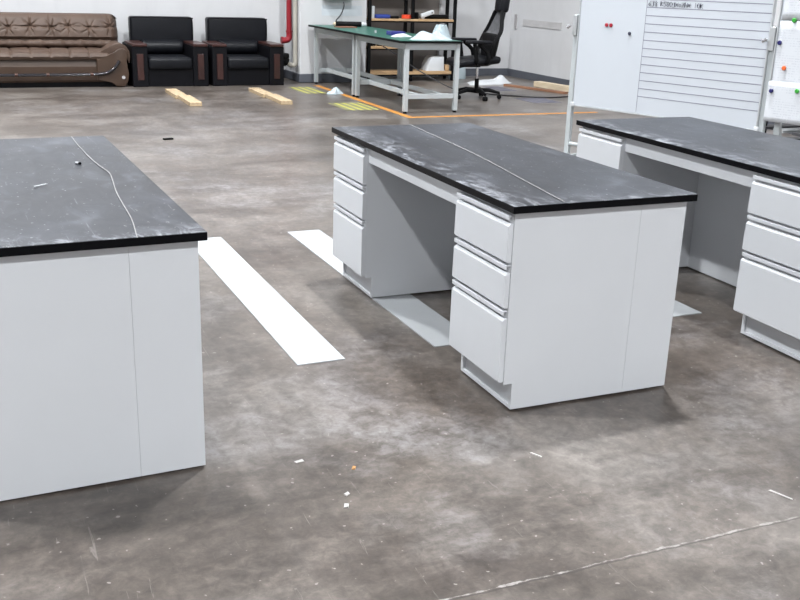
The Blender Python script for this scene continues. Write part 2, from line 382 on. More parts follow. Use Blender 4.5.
# ================================================================== LAB BENCHES
BW, BL, BH, TT = 0.7556, 1.804, 0.76, 0.026
ZB = 0.008
def make_bench():
    root = empty('workbench', (0, 0, 0))
    MB().box((0, 0, BH-TT), (BW, BL, BH), 0.0025, 2).build('worktop', 'worktop', root)
    ox, xb, xs, kx, kz = 0.0227, BW-0.0213, 0.537, 0.0573, 0.1091
    T = 0.018
    def side(y0, y1, name='side_panel'):
        poly = [(kx, ZB), (xs-0.0003, ZB), (xs-0.0003, BH-TT), (ox, BH-TT), (ox, kz), (kx, kz)]
        MB().prism(poly, 'y', y0, y1, 0.0004, 1).build(name, 'coat', root)
    for (p0, p1) in ((0.0293, 0.425), (1.379, 1.7747)):
        side(p0, p0+T); side(p1-T, p1)
        # carcass: bottom shelf + top rail + back of pedestal
        c = MB(); c.box((kx, p0+T, kz), (xs-0.004, p1-T, kz+0.015)); c.build('bottom_panel', 'coat', root)
        MB().box((xs-0.02, p0+T, kz+0.0155), (xs-0.004, p1-T, BH-TT)).build('pedestal_back', 'coat', root)
        for bx0, bx1, bz0, bz1 in ((0.026, 0.10, BH-TT-0.02, BH-TT), (0.0265, 0.032, 0.536, 0.560), (0.0265, 0.032, 0.372, 0.396)):
            MB().box((bx0, p0+T, bz0), (bx1, p1-T, bz1)).build('drawer_rail', 'coat', root)
        k = MB(); k.prism([(kx+0.010, kz-0.0005), (kx+0.010, ZB+0.012), (kx+0.0005, ZB+0.012), (kx+0.0005, ZB), (kx+0.016, ZB), (kx+0.016, kz-0.0005)], 'y', p0+T, p1-T)
        k.build('kick_plate', 'coat', root)
        # drawers
        d0, d1 = (0.034, 0.432) if p0 < 1 else (1.380, 1.778)
        for z0, z1 in ((0.5555, 0.7205), (0.3915, 0.5475), (0.1150, 0.3835)):
            dr = MB(); x0 = 0.003
            face = [(x0+0.006, z0), (x0, z0+0.005), (x0, z0+0.008), (x0, z1-0.037), (x0+0.009, z1-0.027), (x0+0.0215, z1-0.026), (x0+0.0215, z0)]
            dr.prism(face, 'y', d0, d1, 0.0035, 2)
            do = dr.build('drawer', 'coat', root)
            h = MB(); lip = [(x0+0.001, z1-0.0155), (x0, z1-0.0145), (x0, z1-0.0012), (x0+0.001, z1), (x0+0.0215, z1), (x0+0.0215, z1-0.004), (x0+0.006, z1-0.004), (x0+0.005, z1-0.0155)]
            h.prism(lip, 'y', d0+0.002, d1-0.004)
            h.box((x0+0.018, d0+0.002, z1-0.0262), (x0+0.0215, d1-0.004, z1-0.003))
            h.build('handle', 'coat', do)
    # kneehole apron, back panel and rear filler panels
    MB().box((0.030, 0.425, 0.659), (0.048, 1.379, BH-TT), 0.001, 1).build('apron', 'coat', root)
    MB().box((0.52, 0.4255, ZB), (0.536, 1.3785, BH-TT)).build('back_panel', 'coat', root)
    for y0, y1 in ((0.0293, 0.0473), (1.7567, 1.7747)):
        MB().box((xs+0.0003, y0, ZB), (xb, y1, BH-TT), 0.0004, 1).build('filler_panel', 'coat', root)
    MB().box((xb-0.018, 0.0478, ZB), (xb, 1.7562, BH-TT)).build('rear_panel', 'coat', root)
    for fx in (0.09, 0.36, 0.50, 0.66):
        for fy in (0.06, 1.744):
            MB().lathe([(0.012, 0), (0.012, 0.004), (0.006, 0.004), (0.006, ZB+0.0005)], (fx, fy-0.010 if fy < 1 else fy+0.010, 0), 12).build('levelling_foot', 'black_plastic', root)
    return root
benchB = make_bench()
tag(benchB, 'white drawer workbench with dark worktop in the middle, its whole front in view', 'workbench', 'laboratory workbenches')
benchA = copy_tree(benchB); benchC = copy_tree(benchB)
thA = R(1.8)
benchA.rotation_euler[2] = thA
benchA.location = Vector((-1.027, -0.045, 0)) - Vector((BW*math.cos(thA), BW*math.sin(thA), 0))
benchC.rotation_euler[2] = R(-0.5); benchC.location = (1.384, -0.014, 0)
tag(benchA, 'workbench nearest the left edge, only its plain white end panel and dusty top seen', 'workbench', 'laboratory workbenches')
tag(benchC, 'white drawer workbench on the right in front of the ruled whiteboard', 'workbench', 'laboratory workbenches')

# strings lying on the worktops
z = BH+0.0022
def put_line(name, pts, r, mat, label, cat, sub=4, group=None):
    o = MB().tube(pts, r, 6, sub).build(name, mat, None, True); return tag(o, label, cat, group)
put_line('string', [(-1.221, 1.745, z), (-1.216, 1.45, z), (-1.199, 1.10, z), (-1.176, 0.90, z), (-1.180, 0.78, z), (-1.197, 0.55, z), (-1.203, 0.35, z), (-1.208, 0.15, z), (-1.226, -0.06, z)], 0.0017, 'cord',
         'thin pale string lying in a bent line on the left bench', 'string')
put_line('string', [(0.412, 1.790, z), (0.372, 1.3, z), (0.330, 0.873, z), (0.262, 0.42, z), (0.200, 0.010, z)], 0.0014, 'cord',
         'thin pale string lying straight along the middle bench top', 'string')
# small bits on the left bench
b = empty('plug', (-1.262, 1.085, BH+0.005), R(-50), 'tiny white plug with black tip on the left bench', 'plug')
MB().bar((-0.012, 0, 0), (0.004, 0, 0), 0.005, 12).build('body', 'white_plastic', b)
MB().bar((0.004, 0, 0), (0.012, 0, 0), 0.0048, 12).build('tip', 'black_plastic', b)
tag(MB().bar((0, 0, 0), (0.045, 0.028, 0.003), 0.003, 8, 0.0015).build('smear', 'white_plastic', None, False, (-1.445, 0.69, BH+0.0035)), 'small pale smear on the left bench top', 'smear')  # thin rod standing in for a pale smear on the worktop

# ================================================================== WHITE SHEETS ON THE FLOOR
def strip(x0, x1, y0, y1, rz, label):
    o = MB().box((-(x1-x0)/2, -(y1-y0)/2, 0), ((x1-x0)/2, (y1-y0)/2, 0.004)).build('floor_strip', 'strip', None, False, ((x0+x1)/2, (y0+y1)/2, 0.0), rz)
    tag(o, label, 'strip', 'white strips on the floor'); return o
strip(-0.540, -0.340, 0.690, 2.71, R(0.7), 'long flat white strip on open floor between left and middle benches')
strip(0.062, 0.262, 0.700, 2.715, R(0.7), 'long flat white strip passing beneath the middle bench')
strip(1.270, 1.470, 0.700, 1.35, 0, 'flat white strip with corner peeking out right of the middle bench')

# ================================================================== FLOOR MARKS
def mark(name, x0, x1, y0, y1, mat, label, cat, group=None, shear=0):
    m = MB(); zt = 0.0015
    m.prism([(x0-shear, y0), (x1-shear, y0), (x1, y1), (x0, y1)], 'z', 0.0, zt)
    return tag(m.build(name, mat), label, cat, group)
mark('floor_tape', 2.79, 2.87, 7.245, 10.45, 'orange_tape', 'orange tape line on the floor along the green tables', 'floor tape')
mark('floor_tape', 2.79, 5.27, 7.165, 7.244, 'orange_tape', 'orange tape line on the floor crossing in front of the office chair', 'floor tape')
mark('floor_hatching', 2.36, 2.68, 9.52, 10.26, 'hatch_y', 'yellow hatched floor patch, farther one near the pillar', 'floor marking')
mark('floor_hatching', 2.34, 2.735, 7.87, 8.53, 'hatch_y', 'yellow hatched floor patch, nearer one beside the green tables', 'floor marking')
mark('floor_hatching', 4.95, 5.36, 8.12, 8.64, 'hatch_p', 'violet hatched floor patch right of the office chair', 'floor marking')
mark('floor_hatching', 5.20, 5.46, 9.45, 10.0, 'hatch_p', 'violet hatched floor patch behind the office chair', 'floor marking')

# ================================================================== SOFA
def make_sofa():
    s = empty('sofa', (0, 0, 0), 0, 'long brown tufted leather sofa with scrolled arm by the back wall', 'sofa')
    XA, XB = -1.74, 0.343; yf = 10.56
    MB().box((XA+0.10, yf+0.05, 0.0), (XB-0.10, 11.35, 0.07)).build('base', 'black_vinyl', s)
    # front body under the seat
    MB().prism([(yf+0.02, 0.065), (yf, 0.09), (yf-0.005, 0.26), (yf+0.03, 0.37), (11.30, 0.37), (11.30, 0.065)], 'x', XA+0.16, XB-0.16, 0.0).build('body', 'brown_side', s)
    # seat cushion, soft front roll with seams
    xs0, xs1 = XA+0.18, XB-0.17
    def seat(u, v):
        x = xs0+(xs1-xs0)*u; a = v
        prof = [(yf+0.05, 0.335), (yf-0.02, 0.35), (yf-0.035, 0.385), (yf-0.005, 0.425), (yf+0.10, 0.455), (yf+0.30, 0.465), (yf+0.52, 0.460)]
        k = a*(len(prof)-1); i = min(int(k), len(prof)-2); t = k-i
        y = prof[i][0]*(1-t)+prof[i+1][0]*t; zz = prof[i][1]*(1-t)+prof[i+1][1]*t
        seam = min(abs(((x-xs0)/0.235) % 1.0), 1-abs(((x-xs0)/0.235) % 1.0))
        zz -= 0.014*math.exp(-(seam/0.06)**2) * (1 if a > 0.3 else 0.3)
        zz += 0.008*math.sin(x*9)*math.sin(y*17)
        if 0.55 < a < 0.62: zz -= 0.012
        return (x, y, zz)
    MB().grid(150, 30, seat).build('seat_cushion', 'brown', s, True, fix=True)
    # tufted backrest
    tuft = []
    k = 0; xx = XA+0.20
    while xx < XB-0.16:
        tuft.append((xx+0.02*math.sin(k*2.1), 0.715 + (0.016 if k % 2 else -0.010))); xx += 0.2425; k += 1
    bx0, bx1 = XA+0.04, XB-0.055
    def back(u, v):
        x = bx0+(bx1-bx0)*u
        # profile: from seat up the front, over the top, down the back
        prof = [(11.04, 0.44), (11.00, 0.50), (11.02, 0.56), (10.99, 0.60), (11.02, 0.68), (11.06, 0.76), (11.09, 0.83), (11.13, 0.872), (11.20, 0.885), (11.28, 0.87), (11.32, 0.80), (11.34, 0.50), (11.34, 0.30)]
        kk = v*(len(prof)-1); i = min(int(kk), len(prof)-2); t = kk-i
        y = prof[i][0]*(1-t)+prof[i+1][0]*t; zz = prof[i][1]*(1-t)+prof[i+1][1]*t
        ye = min((x-bx0), (bx1-x))
        if ye < 0.13:       # round the corner
            q = 1-ye/0.13
            drop = 0.17*(q**3)
            if zz > 0.55: zz = 0.55+(zz-0.55)*(1-drop)
            y += 0.17*(q**2.2) * (1 if v < 0.62 else 0)
        if v < 0.62:
            dmin = 9; D = 0
            for tx, tz in tuft:
                dx, dz = x-tx, (zz-tz)
                r = math.hypot(dx, dz*1.15)
                if r < 0.22:
                    D += 0.036*math.exp(-(r/0.028)**2)
                    th = math.atan2(dz, dx)
                    D += 0.017*max(0, math.cos(7*th+tx*5))**3*math.exp(-((r-0.06)/0.06)**2)
            # vertical seams between tufts, horizontal seam at the tuft line
            sx = abs(((x-tuft[0][0])/0.2425) % 1.0); sx = min(sx, 1-sx)*0.2425
            if 0.60 < zz: D += 0.011*math.exp(-(sx/0.014)**2)*(0.6+0.4*math.sin(x*7))
            D += 0.014*math.exp(-((zz-0.72)/0.012)**2)
            y += D
            y -= 0.02*math.sin(math.pi*min(1, max(0, (zz-0.56)/0.33)))
        return (x, y, zz)
    MB().grid(330, 84, back).build('backrest', 'brown', s, True)
    # lower roll where back meets seat
    def roll_(u, v):
        x = xs0+(xs1-xs0)*u; th = v*2*math.pi
        rr = 0.052+0.008*math.sin(x*23)+0.006*math.sin(x*51)
        return (x, 10.995+rr*1.1*math.cos(th), 0.512+rr*0.85*math.sin(th))
    MB().grid(120, 16, roll_).build('lumbar_roll', 'brown', s, True)
    # arms
    for side in (1, -1):
        cx = XB if side > 0 else XA
        def X(v): return cx - side*v   # v = distance inwards from the outer side
        # soft scroll pad over the arm
        prof = [(0.000, 0.30), (-0.012, 0.38), (0.000, 0.45), (0.035, 0.508), (0.095, 0.545), (0.16, 0.548), (0.23, 0.515), (0.31, 0.455), (0.40, 0.435),
                (0.37, 0.405), (0.26, 0.40), (0.18, 0.42), (0.115, 0.455), (0.065, 0.44), (0.035, 0.40), (0.025, 0.30)]
        m = MB(); m.prism([(X(u), v) for u, v in prof], 'y', yf+0.03, 11.28, 0.012, 3)
        m.build('arm_pad', 'brown', s, True)
        # shaped front panel of the arm
        fr = [(0.42, 0.355), (0.30, 0.375), (0.22, 0.425), (0.155, 0.475), (0.11, 0.490), (0.065, 0.478), (0.035, 0.445), (0.028, 0.40), (0.040, 0.355), (0.062, 0.315), (0.055, 0.27),
              (0.032, 0.22), (0.026, 0.16), (0.035, 0.09), (0.065, 0.035), (0.10, 0.006), (0.185, 0.006), (0.21, 0.035), (0.24, 0.075), (0.42, 0.085)]
        m = MB(); m.prism([(X(u), v) for u, v in fr], 'y', yf-0.045, yf+0.02, 0.012, 3)
        m.build('arm_front', 'brown_side', s, True)
        m = MB(); m.prism([(X(u), v) for u, v in ((0.05, 0.0), (0.16, 0.0), (0.16, 0.42), (0.05, 0.42))], 'y', yf+0.02, 11.2); m.build('arm_core', 'brown_side', s)
        MB().bar((X(0.10), yf-0.056, 0.125), (X(0.10), yf-0.044, 0.125), 0.022, 16, 0.016).build('stud', 'chrome', s, True)
    yr = yf-0.062
    pts = [(XA+0.10, yr, 0.335), (XA+0.16, yr, 0.25), (XA+0.26, yr, 0.185), (XA+0.42, yr, 0.168), (-1.2, yr, 0.165), (-0.7, yr, 0.165), (-0.30, yr, 0.165), (-0.12, yr, 0.168), (0.04, yr, 0.185), (0.14, yr, 0.25), (0.20, yr, 0.335)]
    MB().tube(pts, 0.020, 10, 5).build('front_rail', 'dark_gloss', s, True)
    for bx_ in (-1.05, -0.68, -0.15):
        MB().bar((bx_-0.018, yr, 0.1655), (bx_+0.018, yr, 0.1655), 0.0235, 14).build('rail_band', 'copper_band', s, True)
    return s
make_sofa()

# ================================================================== ARMCHAIRS
def make_armchair():
    a = empty('armchair', (0, 0, 0)); W = 0.985; D = 0.86; AW = 0.20
    MB().box((AW-0.01, 0.035, 0.0), (W-AW+0.01, D-0.12, 0.24), 0.006).build('base', 'black_vinyl', a)
    for x0 in (0.0, W-AW):
        MB().box((x0, 0, 0.0), (x0+AW, D-0.02, 0.515), 0.012, 3).build('armrest', 'black_vinyl', a)
        arm = a.children[-1]
        MB().box((x0+0.005, -0.012, 0.512), (x0+AW-0.005, D-0.20, 0.548), 0.010, 3).build('wood_cap', 'rosewood', a)
        MB().box((x0+0.060, -0.008, 0.09), (x0+0.140, 0.004, 0.42), 0.003, 2).build('wood_inlay', 'rosewood', a)
    MB().box((AW+0.004, -0.012, 0.215), (W-AW-0.004, 0.60, 0.375), 0.045, 5).build('seat_cushion', 'black_leather', a, True)
    def lum(u, v):
        x = AW+0.006+(W-2*AW-0.012)*u; th = v*2*math.pi
        e = min(u, 1-u); k = min(1, e/0.05)**0.5
        return (x, 0.60+0.10*math.cos(th)*k, 0.465+0.098*math.sin(th)*k)
    MB().grid(24, 20, lum).build('lumbar_cushion', 'black_leather', a, True)
    m = MB().box((0.013, 0.62, 0.40), (0.853, 0.80, 0.86), 0.035, 5)
    bk = m.build('backrest', 'black_leather', a, True)
    bk.location.x = 0.072
    MB().tube([(0.098, 0.618, 0.555), (0.093, 0.616, 0.70), (0.101, 0.618, 0.825), (0.123, 0.620, 0.846), (0.50, 0.618, 0.85), (0.893, 0.620, 0.846), (0.915, 0.618, 0.825), (0.920, 0.616, 0.70), (0.918, 0.618, 0.555)], 0.006, 6, 3).build('piping', 'black_vinyl', bk, True).location.x = -0.072
    return a
ac = make_armchair(); ac.location = (0.362, 10.50, 0)
tag(ac, 'black leather armchair with red-brown wood arm caps, next to the brown sofa', 'armchair', 'black leather armchairs')
ac2 = copy_tree(ac); ac2.location = (1.402, 10.50, 0)
tag(ac2, 'black leather armchair with red-brown wood arm caps, right one beside the pipes', 'armchair', 'black leather armchairs')

# ================================================================== PLANKS
def plank(x, y, rz, label):
    m = MB()
    m.box((-0.085, 0.0, 0.0), (0.055, 0.70, 0.045), 0.003, 1)
    m.box((-0.055, -0.70, 0.0), (0.085, 0.0, 0.045), 0.003, 1)
    return tag(m.build('plank', 'pine', None, False, (x, y, 0), rz), label, 'plank', 'pale planks before the armchairs')
plank(0.735, 9.20, R(-0.5), 'pale wooden plank on floor in front of the left black armchair')
plank(1.80, 9.18, R(-0.5), 'pale wooden plank on floor in front of the right black armchair')

# ================================================================== PIPES
pr = empty('water_pipe', (2.63, 11.05, 0), 0, 'vertical red water pipe with elbow beside the white pillar', 'pipe')
MB().bar((0, 0, 0.66), (0, 0, CEIL), 0.038, 16).build('pipe', 'red_pipe', pr, True)
MB().tube([(0, 0, 0.68), (0, 0, 0.61), (-0.02, 0, 0.575), (-0.06, 0, 0.565), (-0.10, 0, 0.565)], 0.043, 14, 3).build('elbow', 'red_pipe', pr, True)
MB().bar((0, 0, 0.68), (0, 0, 0.70), 0.049, 16).build('flange', 'red_pipe', pr, True); MB().bar((-0.115, 0, 0.565), (-0.09, 0, 0.565), 0.05, 16).build('flange', 'red_pipe', pr, True)
MB().box((-0.03, 0.03, 1.5), (0.03, YB-11.05, 1.54)).build('bracket', 'grey_box', pr)
pg = empty('drain_pipe', (2.665, 10.88, 0), 0, 'beige-grey upright pipe with black end fitting beside the pillar', 'pipe')
MB().bar((0, 0, 0.29), (0, 0, CEIL), 0.032, 16).build('pipe', 'grey_pipe', pg, True)
MB().tube([(0, 0, 0.31), (0, 0, 0.26), (-0.02, 0, 0.235), (-0.07, 0, 0.24), (-0.13, 0, 0.275)], 0.034, 14, 3).build('elbow', 'grey_pipe', pg, True)
MB().bar((-0.12, 0, 0.27), (-0.18, 0, 0.31), 0.06, 16, 0.075).box((-0.19, -0.06, 0.33), (-0.10, 0.06, 0.40), 0.015).build('end_fitting', 'black_plastic', pg, True)

# electric box + cable on pillar
eb = empty('electric_box', (3.23, PY-0.072, 1.145), 0, 'grey electric box mounted high on the white pillar', 'electric box')
MB().box((-0.21, -0.06, 0), (0.21, 0.06, 0.45), 0.008).build('housing', 'grey_box', eb)
MB().box((-0.19, -0.070, 0.02), (0.19, -0.0605, 0.43), 0.004).build('door', 'grey_box', eb)
put_line('power_cable', [(3.30, 10.66, 1.11), (3.29, 10.62, 1.05), (3.23, 10.58, 0.94), (3.16, 10.56, 0.87), (3.16, 10.55, 0.815), (3.25, 10.54, 0.807)], 0.009, 'black_cable', 'dark cable hanging from the electric box onto the green table', 'cable')
tag(MB().box((3.02, PY-0.004, 0.92), (3.62, PY-0.001, 1.06)).build('wall_notice', simple('pale_blue_sheet', (0.47, 0.50, 0.53), 0.6)), 'pale bluish sheet stuck on the white pillar above the table', 'notice')

# ================================================================== GREEN TABLES
def make_table():
    t = empty('worktable', (0, 0, 0)); W, L, H = 0.75, 1.62, 0.80
    MB().box((0, 0, H-0.022), (W, L, H), 0.002).build('tabletop', 'green', t)
    e = MB(); e.box((-0.003, -0.003, H-0.026), (0.0, L, H-0.001)); e.box((0, -0.003, H-0.026), (W+0.003, 0, H-0.001)); e.box((W, 0, H-0.026), (W+0.003, L, H-0.001)); e.build('edge_band', 'black_plastic', t)
    lx = (0.095, W-0.030); ly = (0.055, L-0.055)
    ap = MB()
    for x in lx: ap.box((x-0.018, ly[0]+0.026, H-0.10), (x+0.018, ly[1]-0.026, H-0.027))
    for y in ly: ap.box((lx[0]+0.026, y-0.018, H-0.10), (lx[1]-0.026, y+0.018, H-0.027))
    ap.build('top_frame', 'frame_white', t)
    for x in lx:
        for y in ly:
            lg = MB().box((x-0.025, y-0.025, 0.022), (x+0.025, y+0.025, H-0.027), 0.004).build('leg', 'frame_white', t)
            MB().lathe([(0.022, 0), (0.022, 0.012), (0.015, 0.0225)], (x, y, 0), 12).build('foot', 'black_plastic', lg)
    for y in ly: MB().box((lx[0]+0.026, y-0.015, 0.16), (lx[1]-0.026, y+0.015, 0.215), 0.003).build('cross_rail', 'frame_white', t)
    for x in (lx[0]+0.16, lx[1]-0.16): MB().box((x-0.018, ly[0]+0.016, 0.165), (x+0.018, ly[1]-0.016, 0.215), 0.003).build('long_rail', 'frame_white', t)
    return t
tb = make_table(); tb.location = (2.805, 7.46, 0)
tag(tb, 'green-topped steel worktable nearer the camera, with white plastic film on it', 'table', 'green-topped worktables')
tb2 = copy_tree(tb); tb2.location = (2.805, 9.09, 0)
tag(tb2, 'green-topped steel worktable standing against the white pillar', 'table', 'green-topped worktables')
ZT = 0.80
# things on the tables
q = empty('tool_tube', (3.20, 10.25, ZT+0.035), R(-8), 'black cylindrical tool with white rounded end on the far green table', 'tool')
MB().bar((-0.16, 0, 0), (0.20, 0, 0), 0.034, 16).build('barrel', 'black_plastic', q, True)
MB().bar((0.20, 0, 0), (0.27, 0, 0), 0.034, 16, 0.020).build('end_cap', 'white_plastic', q, True)
MB().bar((-0.16, 0, 0), (-0.19, 0, 0), 0.030, 12, 0.012).build('nozzle', 'cream_wood', q, True)
tag(MB().box((2.98, 9.98, ZT), (3.25, 10.16, ZT+0.012), 0.002).build('board', 'brown_card'), 'small brown board lying on the far green table', 'board')
tag(MB().box((3.08, 8.38, ZT), (3.26, 8.56, ZT+0.045), 0.008).build('case', 'royal'), 'dark blue box on the near green table', 'box')
def blob(name, cx, cy, rx, ry, h, mat, label, cat, seed=0, z0=ZT, n=26, rz=0, peaks=()):
    rnd = random.Random(seed); ph = [rnd.uniform(0, 6.28) for _ in range(12)]
    def fn(u, v):
        a = 2*math.pi*u; r = v
        e = 1+0.12*math.sin(3*a+ph[0])+0.09*math.sin(5*a+ph[1])+0.05*math.sin(9*a+ph[2])
        x = r*rx*e*math.cos(a); y = r*ry*e*math.sin(a)
        hh = h*(1-r**2.5)*(0.78+0.22*math.sin(x*16/max(rx, .1)*0.25+ph[3])*math.cos(y*12/max(ry, .1)*0.25+ph[4])) + h*0.05*abs(math.sin(14*a*0.5+ph[5]+r*6))*r*(1-r)*3
        for px_, py_, ph_, pr_ in peaks:
            hh += ph_*math.exp(-(((x-px_)**2+(y-py_)**2)/pr_**2))*(1-r**6)
        return (x, y, max(0.0, hh)+0.001)
    m = MB().grid(n*2, n, fn)
    bmesh.ops.remove_doubles(m.bm, verts=m.bm.verts, dist=0.0004)
    # closed underside
    ed = [e for e in m.bm.edges if len(e.link_faces) == 1]
    if ed:
        try: bmesh.ops.contextual_create(m.bm, geom=ed)
        except Exception: pass
    return tag(m.build(name, mat, None, True, (cx, cy, z0), rz), label, cat)
blob('glove', 3.10, 8.17, 0.13, 0.035, 0.04, 'white_plastic', 'white work glove lying beside the dark blue box', 'glove', 3)
tag(MB().bar((0, 0, 0), (0, 0, 0.03), 0.014, 6).build('bolt', 'alu', None, False, (3.10, 8.95, ZT)), 'small metal bolt standing on the green table', 'bolt')
blob('plastic_film', 3.27, 7.68, 0.235, 0.13, 0.075, 'plastic_sheet', 'crumpled translucent white plastic film on the near green table end', 'plastic film', 5, peaks=((-0.12, 0.03, 0.045, 0.08), (0.12, 0.03, 0.05, 0.06)), rz=R(5))
# upright plastic bag behind film
def bag(u, v):
    a = 2*math.pi*u; wv = 1-0.55*v+0.1*math.sin(3*a)
    rx, ry = 0.12*wv, 0.055*wv
    return (rx*math.cos(a)*(1+0.1*math.sin(7*a)), ry*math.sin(a), 0.001+0.15*v+0.008*math.sin(5*a)*v)
m = MB().grid(40, 10, bag); bmesh.ops.remove_doubles(m.bm, verts=m.bm.verts, dist=0.0004)
bmesh.ops.holes_fill(m.bm, edges=[e for e in m.bm.edges if len(e.link_faces) == 1])
tag(m.build('plastic_bag', 'plastic_sheet', None, True, (3.50, 7.90, ZT)), 'white plastic bag bunched upright at the right table edge', 'plastic bag')
put_line('power_cable', [(3.96, 10.785, 0.505), (4.05, 10.55, 0.42), (4.2, 10.15, 0.25), (4.42, 9.80, 0.09), (4.60, 9.62, 0.010), (4.80, 9.10, 0.008), (5.335, 8.62, 0.008), (5.80, 8.66, 0.008), (6.2, 8.8, 0.008)], 0.008, 'black_cable',
         'black cable sloping down from the shelf and across the floor to the right', 'cable')

# ================================================================== STORAGE SHELF
sx0, sx1, sy0, sy1 = 3.735, 5.135, 10.80, 11.10
KS = 1.046
def shx(x): return CP.x+(x-CP.x)*KS
def shy(y): return CP.y+(y-CP.y)*KS
sh = empty('storage_shelf', (sx0, sy0, 0), 0, 'black-framed wheeled storage shelf with wooden boards behind the green tables', 'shelf')
def S(o, xx, yy, zz): return (o[0]+xx, o[1]+yy, zz)
for xx in (0.02, 0.695, 1.375):
    for yy in (0.02, 0.280):
        p_ = MB().box((xx-0.022, yy-0.022, 0.075), (xx+0.022, yy+0.022, 2.0), 0.003).build('post', 'black_steel', sh)
        c_ = MB(); c_.bar((xx-0.012, yy, 0.035), (xx+0.012, yy, 0.035), 0.035, 16).box((xx-0.018, yy-0.015, 0.05), (xx+0.018, yy+0.015, 0.075)); c_.build('caster', 'black_plastic', p_, True)
for zz, th in ((0.145, 0.045), (0.504, 0.035), (0.889, 0.03), (1.36, 0.03), (1.8, 0.03)):
    bd = MB().box((0.045, -0.003, zz-th), (1.350, 0.303, zz), 0.002).build('shelf_board', 'shelf_wood', sh)
    for ya in (-0.003, 0.293): MB().box((0.045, ya, zz-th-0.020), (1.350, ya+0.010, zz-th-0.0005)).build('beam', 'black_steel', bd)
Z3, Z2, Z1 = 0.890, 0.505, 0.146
def ob(name, a, b, mat, label, cat, bev=0.006, group=None, smooth=True):
    if a[2] > 0.1 or name == 'crate': a = (shx(a[0]), shy(a[1]), a[2]); b = (shx(b[0]), shy(b[1]), b[2])
    cx, cy = (a[0]+b[0])/2, (a[1]+b[1])/2
    m = MB().box((a[0]-cx, a[1]-cy, 0), (b[0]-cx, b[1]-cy, b[2]-a[2]), bev, 3)
    return tag(m.build(name, mat, None, smooth, (cx, cy, a[2])), label, cat, group)
ob('carton', (3.555, 10.24, Z3), (3.60, 10.34, Z3+0.17), 'white_plastic', 'narrow white upright carton on the top shelf', 'carton')
ob('tool_case', (3.61, 10.22, Z3), (3.83, 10.40, Z3+0.055), 'blue', 'blue tool case on the top shelf', 'case', 0.012)
ob('black_bar', (3.835, 10.23, Z3), (3.96, 10.28, Z3+0.035), 'black_plastic', 'short black bar beside the blue tool case', 'bar')
m = MB().lathe([(0.05, 0), (0.068, 0.004), (0.068, 0.05), (0.05, 0.056)], (0, 0, 0), 20); r_ = m.build('tape_roll', 'orange_red', None, True, (shx(4.09), shy(10.28), Z3)); tag(r_, 'orange-red tape roll on the top shelf', 'tape roll')
m = MB().lathe([(0.03, 0), (0.033, 0.004), (0.033, 0.085), (0.028, 0.09)], (0, 0, 0), 16); tag(m.build('jar', 'black_plastic', None, True, (shx(4.245), shy(10.28), Z3)), 'small black jar behind the middle shelf post', 'jar')
pt = empty('power_tool', (shx(4.36), shy(10.26), Z3), R(4), 'white-grey power tool lying on the top shelf', 'tool')
MB().sqbar((-0.06, 0, 0.04), (0.15, 0, 0.105), 0.06, 0.06, 0.015).build('body', 'white_plastic', pt, True)
MB().sqbar((-0.03, 0, 0.002), (-0.01, 0, 0.05), 0.03, 0.035, 0.004).build('grip', 'white_plastic', pt, True)
MB().bar((0.11, -0.032, 0.09), (0.11, -0.028, 0.09), 0.01, 12).build('button', 'black_plastic', pt)
ob('long_case', (4.40, 10.32, Z3), (4.77, 10.42, Z3+0.062), 'black_plastic', 'long black rounded case on the top shelf', 'case', 0.025)
# little bottles on the middle shelf
bt = empty('bottle', (0, 0, 0))
MB().lathe([(0.018, 0), (0.02, 0.003), (0.02, 0.07), (0.009, 0.085), (0.009, 0.095)], (0, 0, 0), 12).build('body', 'black_plastic', bt, True)
MB().lathe([(0.012, 0.0952), (0.012, 0.115), (0.009, 0.118)], (0, 0, 0), 12).build('cap', 'white_plastic', bt, True)
fst = True
for i, xx in enumerate((3.57, 3.62, 3.665, 3.72, 3.765, 3.82)):
    o = bt if fst else copy_tree(bt); fst = False
    o.location = (shx(xx), shy(10.25+0.03*(i % 2)), Z2); tag(o, ['leftmost', 'second from left', 'third from left', 'third from right', 'second from right', 'rightmost'][i]+' of the tiny pale-capped bottles on the middle shelf', 'bottle', 'small bottles on the middle shelf')
ob('parts_box', (4.22, 10.22, Z2), (4.33, 10.32, Z2+0.02), 'blue', 'small flat blue box on the middle shelf', 'box')
ob('parts_tray', (4.45, 10.22, Z2), (4.62, 10.34, Z2+0.018), 'white_plastic', 'small flat white tray on the middle shelf', 'tray')
bk = empty('bucket', (shx(4.56), 10.96, Z1), 0, 'white upturned plastic bucket on the lowest shelf', 'bucket')
MB().prism([(-0.145, 0), (0.145, 0), (0.135, 0.205), (-0.05, 0.205), (-0.085, 0.18), (-0.12, 0.09)], 'y', -0.12, 0.12, 0.02, 3).build('body', 'white_plastic', bk, True)
MB().box((-0.152, -0.127, 0.0), (0.150, 0.127, 0.012), 0.004).build('rim', 'white_plastic', bk, True)
ob('wood_block', (4.72, 10.26, Z1), (4.78, 10.38, Z1+0.085), 'shelf_wood', 'wooden block beside the white bucket', 'block', 0.003)
ob('crate', (3.90, 10.0, 0.0), (4.02, 10.12, 0.115), 'black_plastic', 'small black crate on the floor under the shelf', 'crate', 0.01)

